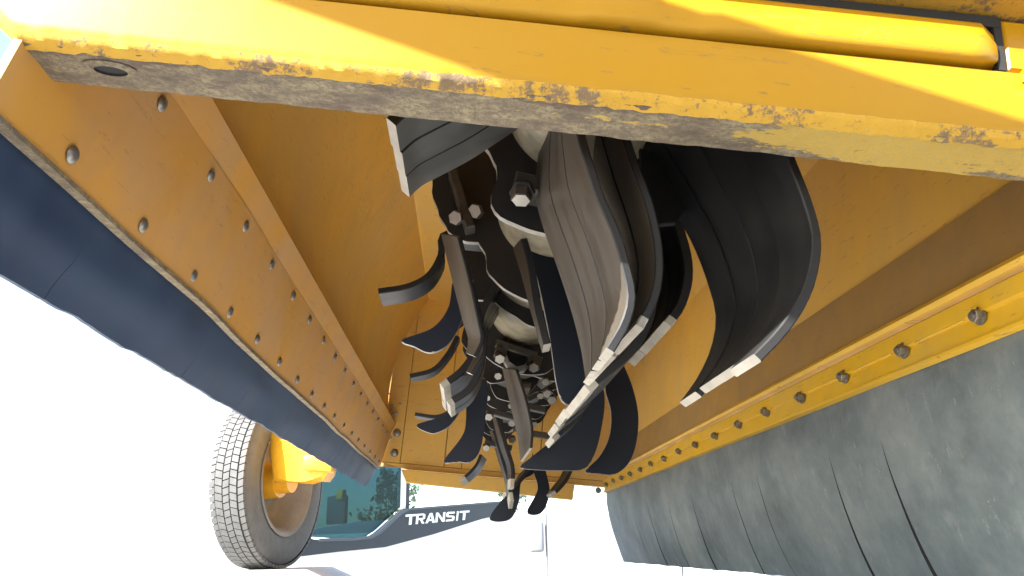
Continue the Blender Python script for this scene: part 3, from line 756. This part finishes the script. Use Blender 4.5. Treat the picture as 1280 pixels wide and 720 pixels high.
pr = [(-0.005, 0.215), (0.004, 0.235), (0.008, 0.265), (0.006, 0.300), (-0.006, 0.322), (-0.020, 0.331), (-0.19, 0.331), (-0.204, 0.322), (-0.216, 0.300), (-0.218, 0.265), (-0.214, 0.235), (-0.205, 0.215), (-0.10, 0.21)]
lathe(bm, pr, 72)
for v in bm.verts: v.co.x *= 0.70
tyre = finish('tyre', bm, m_tyre, root, 50); tyre.matrix_local = Wl
bm = bmesh.new()
ribs = [(-0.203, -0.172), (-0.166, -0.126), (-0.120, -0.086), (-0.080, -0.042), (-0.036, -0.006)]
for rr, (xa, xb) in enumerate(ribs):
    N = 78
    for i in range(N):
        a0 = 2 * PI * (i + 0.5 * (rr % 2)) / N; a1 = a0 + 2 * PI / N * 0.86; sk_ = 0.02 if rr % 2 else -0.02
        vs = []
        for r_ in (0.329, 0.3445 if 0 < rr < 4 else 0.341):
            for x, sgn in ((xa, 0), (xb, 1)):
                for a in (a0, a1):
                    aa = a + sk_ * sgn; vs.append(bm.verts.new((x, r_ * math.cos(aa), r_ * math.sin(aa))))
        for q_ in ((4, 5, 7, 6), (0, 1, 5, 4), (2, 6, 7, 3), (0, 4, 6, 2), (1, 3, 7, 5)): bm.faces.new([vs[k] for k in q_])
for v in bm.verts: v.co.x *= 0.70
tr = finish('tread', bm, m_tyre, tyre); tag(tr, None, None, None, 'stuff')
bm = bmesh.new()
pr = [(-0.002, 0.214), (0.004, 0.222), (0.002, 0.206), (-0.012, 0.200), (-0.022, 0.190), (-0.055, 0.184), (-0.070, 0.176), (-0.090, 0.168), (-0.110, 0.150), (-0.116, 0.125), (-0.104, 0.100), (-0.104, 0.05), (-0.108, 0.0)]
lathe(bm, pr, 56, False); rim = finish('rim', bm, m_rim, tyre, 60)
# yellow hub and axle arm reaching from the rim towards the machine
bm = bmesh.new()
add_cyl(bm, (-0.104, 0, 0.0), (-0.03, 0, 0.0), 0.075, 0.07, 24); add_cyl(bm, (-0.03, 0, 0), (0.02, 0, 0), 0.055, 0.052, 24)
hub = finish('hub', bm, m_hub, tyre, 40)
bm = bmesh.new()
MI = Mroot.inverted()
p0 = MI @ wat(338, 560, 3.25); p1 = MI @ wat(408, 588, 3.05); p2 = MI @ wat(470, 560, 2.9)
pts = [(331, 530), (360, 548), (392, 570), (404, 574), (411, 580), (408, 592), (402, 600), (380, 598), (360, 601), (340, 600)]
P_ = [MI @ wat(px, py, 3.22 - 0.0022 * (px - 338)) for px, py in pts]
add_prism(bm, P_, (0.02, 0.10, 0), 0, 0.012)
add_box(bm, p1.x - 0.09, p1.x + 0.02, p1.y - 0.012, p1.y + 0.09, p1.z - 0.005, p1.z + 0.05, 0.008)
add_cyl(bm, p1 + Vector((-0.03, 0.04, 0.02)), (XL - 0.06, p1.y + 0.02, 0.52), 0.035, 0.035, 14)
finish('axle_arm', bm, m_hub, root, 40)

# ------------------------------------------------------------------ the van
A0, A1 = wat(385, 670, 4.5), wat(620, 640, 5.5)
vdir = Vector((A1.x - A0.x, A1.y - A0.y, 0)).normalized(); vout = Vector((-vdir.y, vdir.x, 0))     # vout points away from the lens
if vout.y < 0: vout = -vout
van = empty('parked_van', (A0.x, A0.y, -0.75)); tag(van, 'white van parked beyond the trailer wheel, dark door band lettered TRANSIT under a teal window', 'van')
van.rotation_euler = (0, 0, math.atan2(vdir.y, vdir.x))
def vp(px, py, off=0.0):
    """pixel -> point on the van's near side, in the van's own frame (x along, y inwards, z up from its base)"""
    d = to_world(Vector((px - 640.0, py - 360.0, 1000.0))); o = Vector((0, 0, H0)); n = vout
    t = (A0 - o).dot(n) / d.dot(n); p = o + d * t - Vector((A0.x, A0.y, -0.75))
    return Vector((p.dot(vdir), p.dot(vout) + off, p.z))
def vprism(name, pts, off, th, mat, parent=van, bev=0.0):
    bm = bmesh.new(); add_prism(bm, [vp(*p, off) for p in pts], (0, th, 0), 0, bev); return finish(name, bm, mat, parent)
base = vp(385, 692).z
bm = bmesh.new()
zl, zr = vp(385, 691).z, vp(640, 641).z; x0, x1 = -0.9, vp(790, 620).x
xa, xb = vp(385, 691).x, vp(640, 641).x
low = [(x0, zl - 0.02), (xa, zl), (xb, zr), (x1, zr)]
poly = [Vector((x, 0.01, z)) for x, z in low] + [Vector((x1, 0.01, 0.22)), Vector((x1 - 0.45, 0.01, 0.20)), Vector((x1 - 0.55, 0.01, 0.42)), Vector((x1 - 0.95, 0.01, 0.42)), Vector((x1 - 1.05, 0.01, 0.2)), Vector((x0 + 0.9, 0.01, 0.2)), Vector((x0 + 0.8, 0.01, 0.42)), Vector((x0 + 0.4, 0.01, 0.42)), Vector((x0 + 0.3, 0.01, 0.2)), Vector((x0, 0.01, 0.25))]
add_prism(bm, poly, (0, 1.75, 0)); finish('body', bm, m_white, van)
for xw in (x0 + 0.6, x1 - 0.75):
    bm = bmesh.new()
    add_cyl(bm, (xw, 0.03, 0.30), (xw, 0.22, 0.30), 0.30, seg=28); o = finish('wheel', bm, m_tyre, van, 40)
    bm = bmesh.new(); add_cyl(bm, (xw, 0.015, 0.30), (xw, 0.03, 0.30), 0.19, seg=24); finish('rim', bm, m_rim, o, 40)
band = vprism('door_band', [(372, 696), (385, 672), (397, 676), (440, 675), (462, 671), (472, 665), (497, 641), (506, 636), (640, 625), (640, 640), (600, 649), (540, 668), (480, 684), (420, 690)], -0.012, 0.03, m_trim, bev=0.004)
vprism('band_moulding', [(397, 677), (440, 676), (463, 673), (474, 667), (500, 643), (509, 638), (640, 627), (640, 625), (507, 635.5), (497, 639.5), (471, 664), (461, 669.5), (440, 672.5), (397, 673)], -0.018, 0.006, m_trim2, band)
# raised silver letters
GL = {'T': [[(0, 1), (1, 1), (1, .8), (.62, .8), (.62, 0), (.38, 0), (.38, .8), (0, .8)]],
      'R': [[(0, 0), (.24, 0), (.24, 1), (0, 1)], [(.25, 1), (.8, 1), (1, .88), (1, .5), (.8, .4), (.25, .4), (.25, .57), (.74, .57), (.78, .62), (.78, .78), (.74, .83), (.25, .83)], [(.45, .39), (.68, .39), (1, 0), (.72, 0)]],
      'A': [[(0, 0), (.38, 1), (.62, 1), (.62, .99), (.5, .76), (.24, 0)], [(.63, 1), (1, 0), (.76, 0), (.51, .74)], [(.3, .2), (.7, .2), (.64, .36), (.36, .36)]],
      'N': [[(0, 0), (.22, 0), (.22, 1), (0, 1)], [(.78, 0), (1, 0), (1, 1), (.78, 1)], [(.225, 1), (.225, .7), (.775, 0), (.775, .32)]],
      'S': [[(.97, .98), (.2, 1), (0, .88), (0, .56), (.15, .44), (.72, .40), (.76, .34), (.76, .24), (.7, .19), (.02, .19), (.02, .0), (.8, 0), (1, .12), (1, .45), (.85, .56), (.28, .60), (.24, .66), (.24, .76), (.3, .81), (.97, .79)]],
      'I': [[(.3, 0), (.7, 0), (.7, 1), (.3, 1)]]}
lx = [504, 517.5, 529.5, 542, 555, 566.5, 571.5]; lw = [13, 11, 12, 11.5, 10.5, 5, 12]
for ch, x_, w_ in zip('TRANSIT', lx, lw):
    bm = bmesh.new()
    for poly in GL[ch]:
        pts = []
        for a, b in poly:
            px = x_ + a * w_; yb = 656.5 - 0.088 * (px - 504); hh = 13.0 - 0.022 * (px - 504)
            pts.append(vp(px + 1.2 * b, yb - b * hh, -0.0165))
        add_prism(bm, pts, (0, 0.0045, 0))
    finish('letter', bm, m_letter, band)
# windows and pillars, roof above (behind the machine)
rz = 1.75
g1 = [vp(*p) for p in ((388, 671), (440, 674), (461, 670), (470, 664), (497, 639), (503, 634))]
bm = bmesh.new(); add_prism(bm, [Vector((p.x, 0.02, p.z)) for p in g1] + [Vector((g1[-1].x, 0.02, rz - 0.1)), Vector((g1[0].x + 0.2, 0.02, rz - 0.1)), Vector((g1[0].x - 0.05, 0.02, 1.1))], (0, 0.006, 0)); finish('window', bm, m_glass, van)
g2 = [vp(*p) for p in ((513, 634), (640, 624))]
xr = g2[1].x + 1.0
bm = bmesh.new(); add_prism(bm, [Vector((g2[0].x, 0.02, g2[0].z)), Vector((g2[1].x, 0.02, g2[1].z)), Vector((xr, 0.02, g2[1].z + 0.02)), Vector((xr, 0.02, rz - 0.1)), Vector((g2[0].x, 0.02, rz - 0.1))], (0, 0.006, 0)); finish('window', bm, m_clear, van)
pl = [vp(504, 634).x, vp(512, 634).x]
bm = bmesh.new(); add_box(bm, pl[0], (pl[0] + pl[1]) / 2 - 0.006, 0.0, 0.06, vp(506, 636).z, rz - 0.1); finish('pillar', bm, m_white, van)
bm = bmesh.new(); add_box(bm, (pl[0] + pl[1]) / 2 - 0.004, pl[1], 0.004, 0.06, vp(506, 636).z, rz - 0.1); finish('pillar', bm, m_trim, van)
x_ = vp(636, 620).x
bm = bmesh.new(); add_box(bm, x_ + 0.9, x_ + 1.0, 0.0, 0.06, zr, rz - 0.1); finish('pillar', bm, m_white, van)
bm = bmesh.new(); add_prism(bm, [Vector((g1[0].x - 0.1, 0.0, rz - 0.098)), Vector((x1, 0, rz - 0.098)), Vector((x1 - 0.1, 0, rz + 0.05)), Vector((g1[0].x + 0.1, 0, rz + 0.05))], (0, 1.75, 0), 0, 0.02); finish('roof', bm, m_white, van)
# seen through the teal window: seat back and wing mirror
bm = bmesh.new(); s0 = vp(398, 655); add_box(bm, s0.x - 0.02, s0.x + 0.30, 0.5, 0.95, s0.z - 0.2, s0.z + 0.10, 0.04); finish('seat', bm, m_seat, van, 50)
bm = bmesh.new(); s0 = vp(446, 640); add_box(bm, s0.x, s0.x + 0.03, 0.12, 0.30, s0.z - 0.06, s0.z + 0.10, 0.01); finish('seat_belt', bm, m_trim2, van, 50)
bm = bmesh.new(); s0 = vp(443, 618); add_box(bm, s0.x, s0.x + 0.035, 0.12, 0.18, s0.z - 0.02, s0.z + 0.035, 0.008); finish('yellow_bit', bm, m_hub, van, 50)  # small yellow block inside the teal window

# ------------------------------------------------------------------ small things beyond
b0 = wat(682, 640, 5.2)
post = empty('meter_post', (b0.x, b0.y, -0.32)); tag(post, 'thin grey post with a small rounded meter box, beyond the right end of the machine', 'post')
bm = bmesh.new(); add_cyl(bm, (0, 0, 0), (0, 0, b0.z + 0.32 + 0.06), 0.007, seg=10); finish('pole', bm, m_pole, post, 40)
c0, c1 = wat(661, 652, 5.2), wat(680, 690, 5.2)
bm = bmesh.new(); add_box(bm, c0.x - b0.x, c1.x - b0.x, -0.04, 0.04, c1.z + 0.32, c0.z + 0.32, 0.018); finish('meter_box', bm, m_grey, post, 50)
def stake(px, y, top, label):
    p = wat(px, 712, y); o = empty('marker_stake', (p.x, p.y, 0)); tag(o, label, 'stake')
    bm = bmesh.new(); add_cyl(bm, (0, 0, -0.02), (0, 0, top), 0.004, 0.003, seg=8); add_cyl(bm, (0, 0, top), (0, 0, top + 0.006), 0.006, 0.003, seg=8)
    finish('shaft', bm, m_pole, o, 40)
stake(853, 3.4, 0.06, 'short thin dark stake in the ground under the hem of the right rubber skirt')
def bush(px, py, Y, r, label, n=1500):
    c = wat(px, py, Y); o = empty('shrub', (c.x, c.y, -0.75)); tag(o, label, 'shrub', 'shrubs beyond the van')
    h = c.z + 0.75
    bm = bmesh.new()
    for k in range(7):
        a = k * 0.9; add_cyl(bm, (0.03 * math.cos(a), 0.03 * math.sin(a), -0.02), (r * 0.6 * math.cos(a), r * 0.6 * math.sin(a), h - r * random.random()), 0.010, 0.003, 7)
    finish('stem', bm, m_bark, o, 60)
    bm = bmesh.new(); cl = [(random.gauss(0, .45) * r, random.gauss(0, .4) * r, h + random.uniform(-4.5, .55) * r) for _ in range(40)]
    for k in range(n):
        q_ = random.choice(cl); p = Vector((random.gauss(q_[0], .2 * r), random.gauss(q_[1], .2 * r), random.gauss(q_[2], .25 * r)))
        d = Vector((random.gauss(0, 1), random.gauss(0, 1), random.gauss(0, 1))).normalized(); e = d.orthogonal().normalized(); s = random.uniform(.03, .06)
        vs = [bm.verts.new(p + e * (-s * .4)), bm.verts.new(p + d * s * .5 + e * (-.1 * s)), bm.verts.new(p + e * (s * .4)), bm.verts.new(p - d * s)]
        bm.faces.new(vs)
    finish('foliage', bm, m_leaf, o)
bush(488, 606, 9.0, 0.20, 'pale green shrub seen between the left skirt end and the van window pillar')
bush(637, 618, 9.5, 0.14, 'tiny green shrub seen just under the far bumper beside the hanging flails', 700)
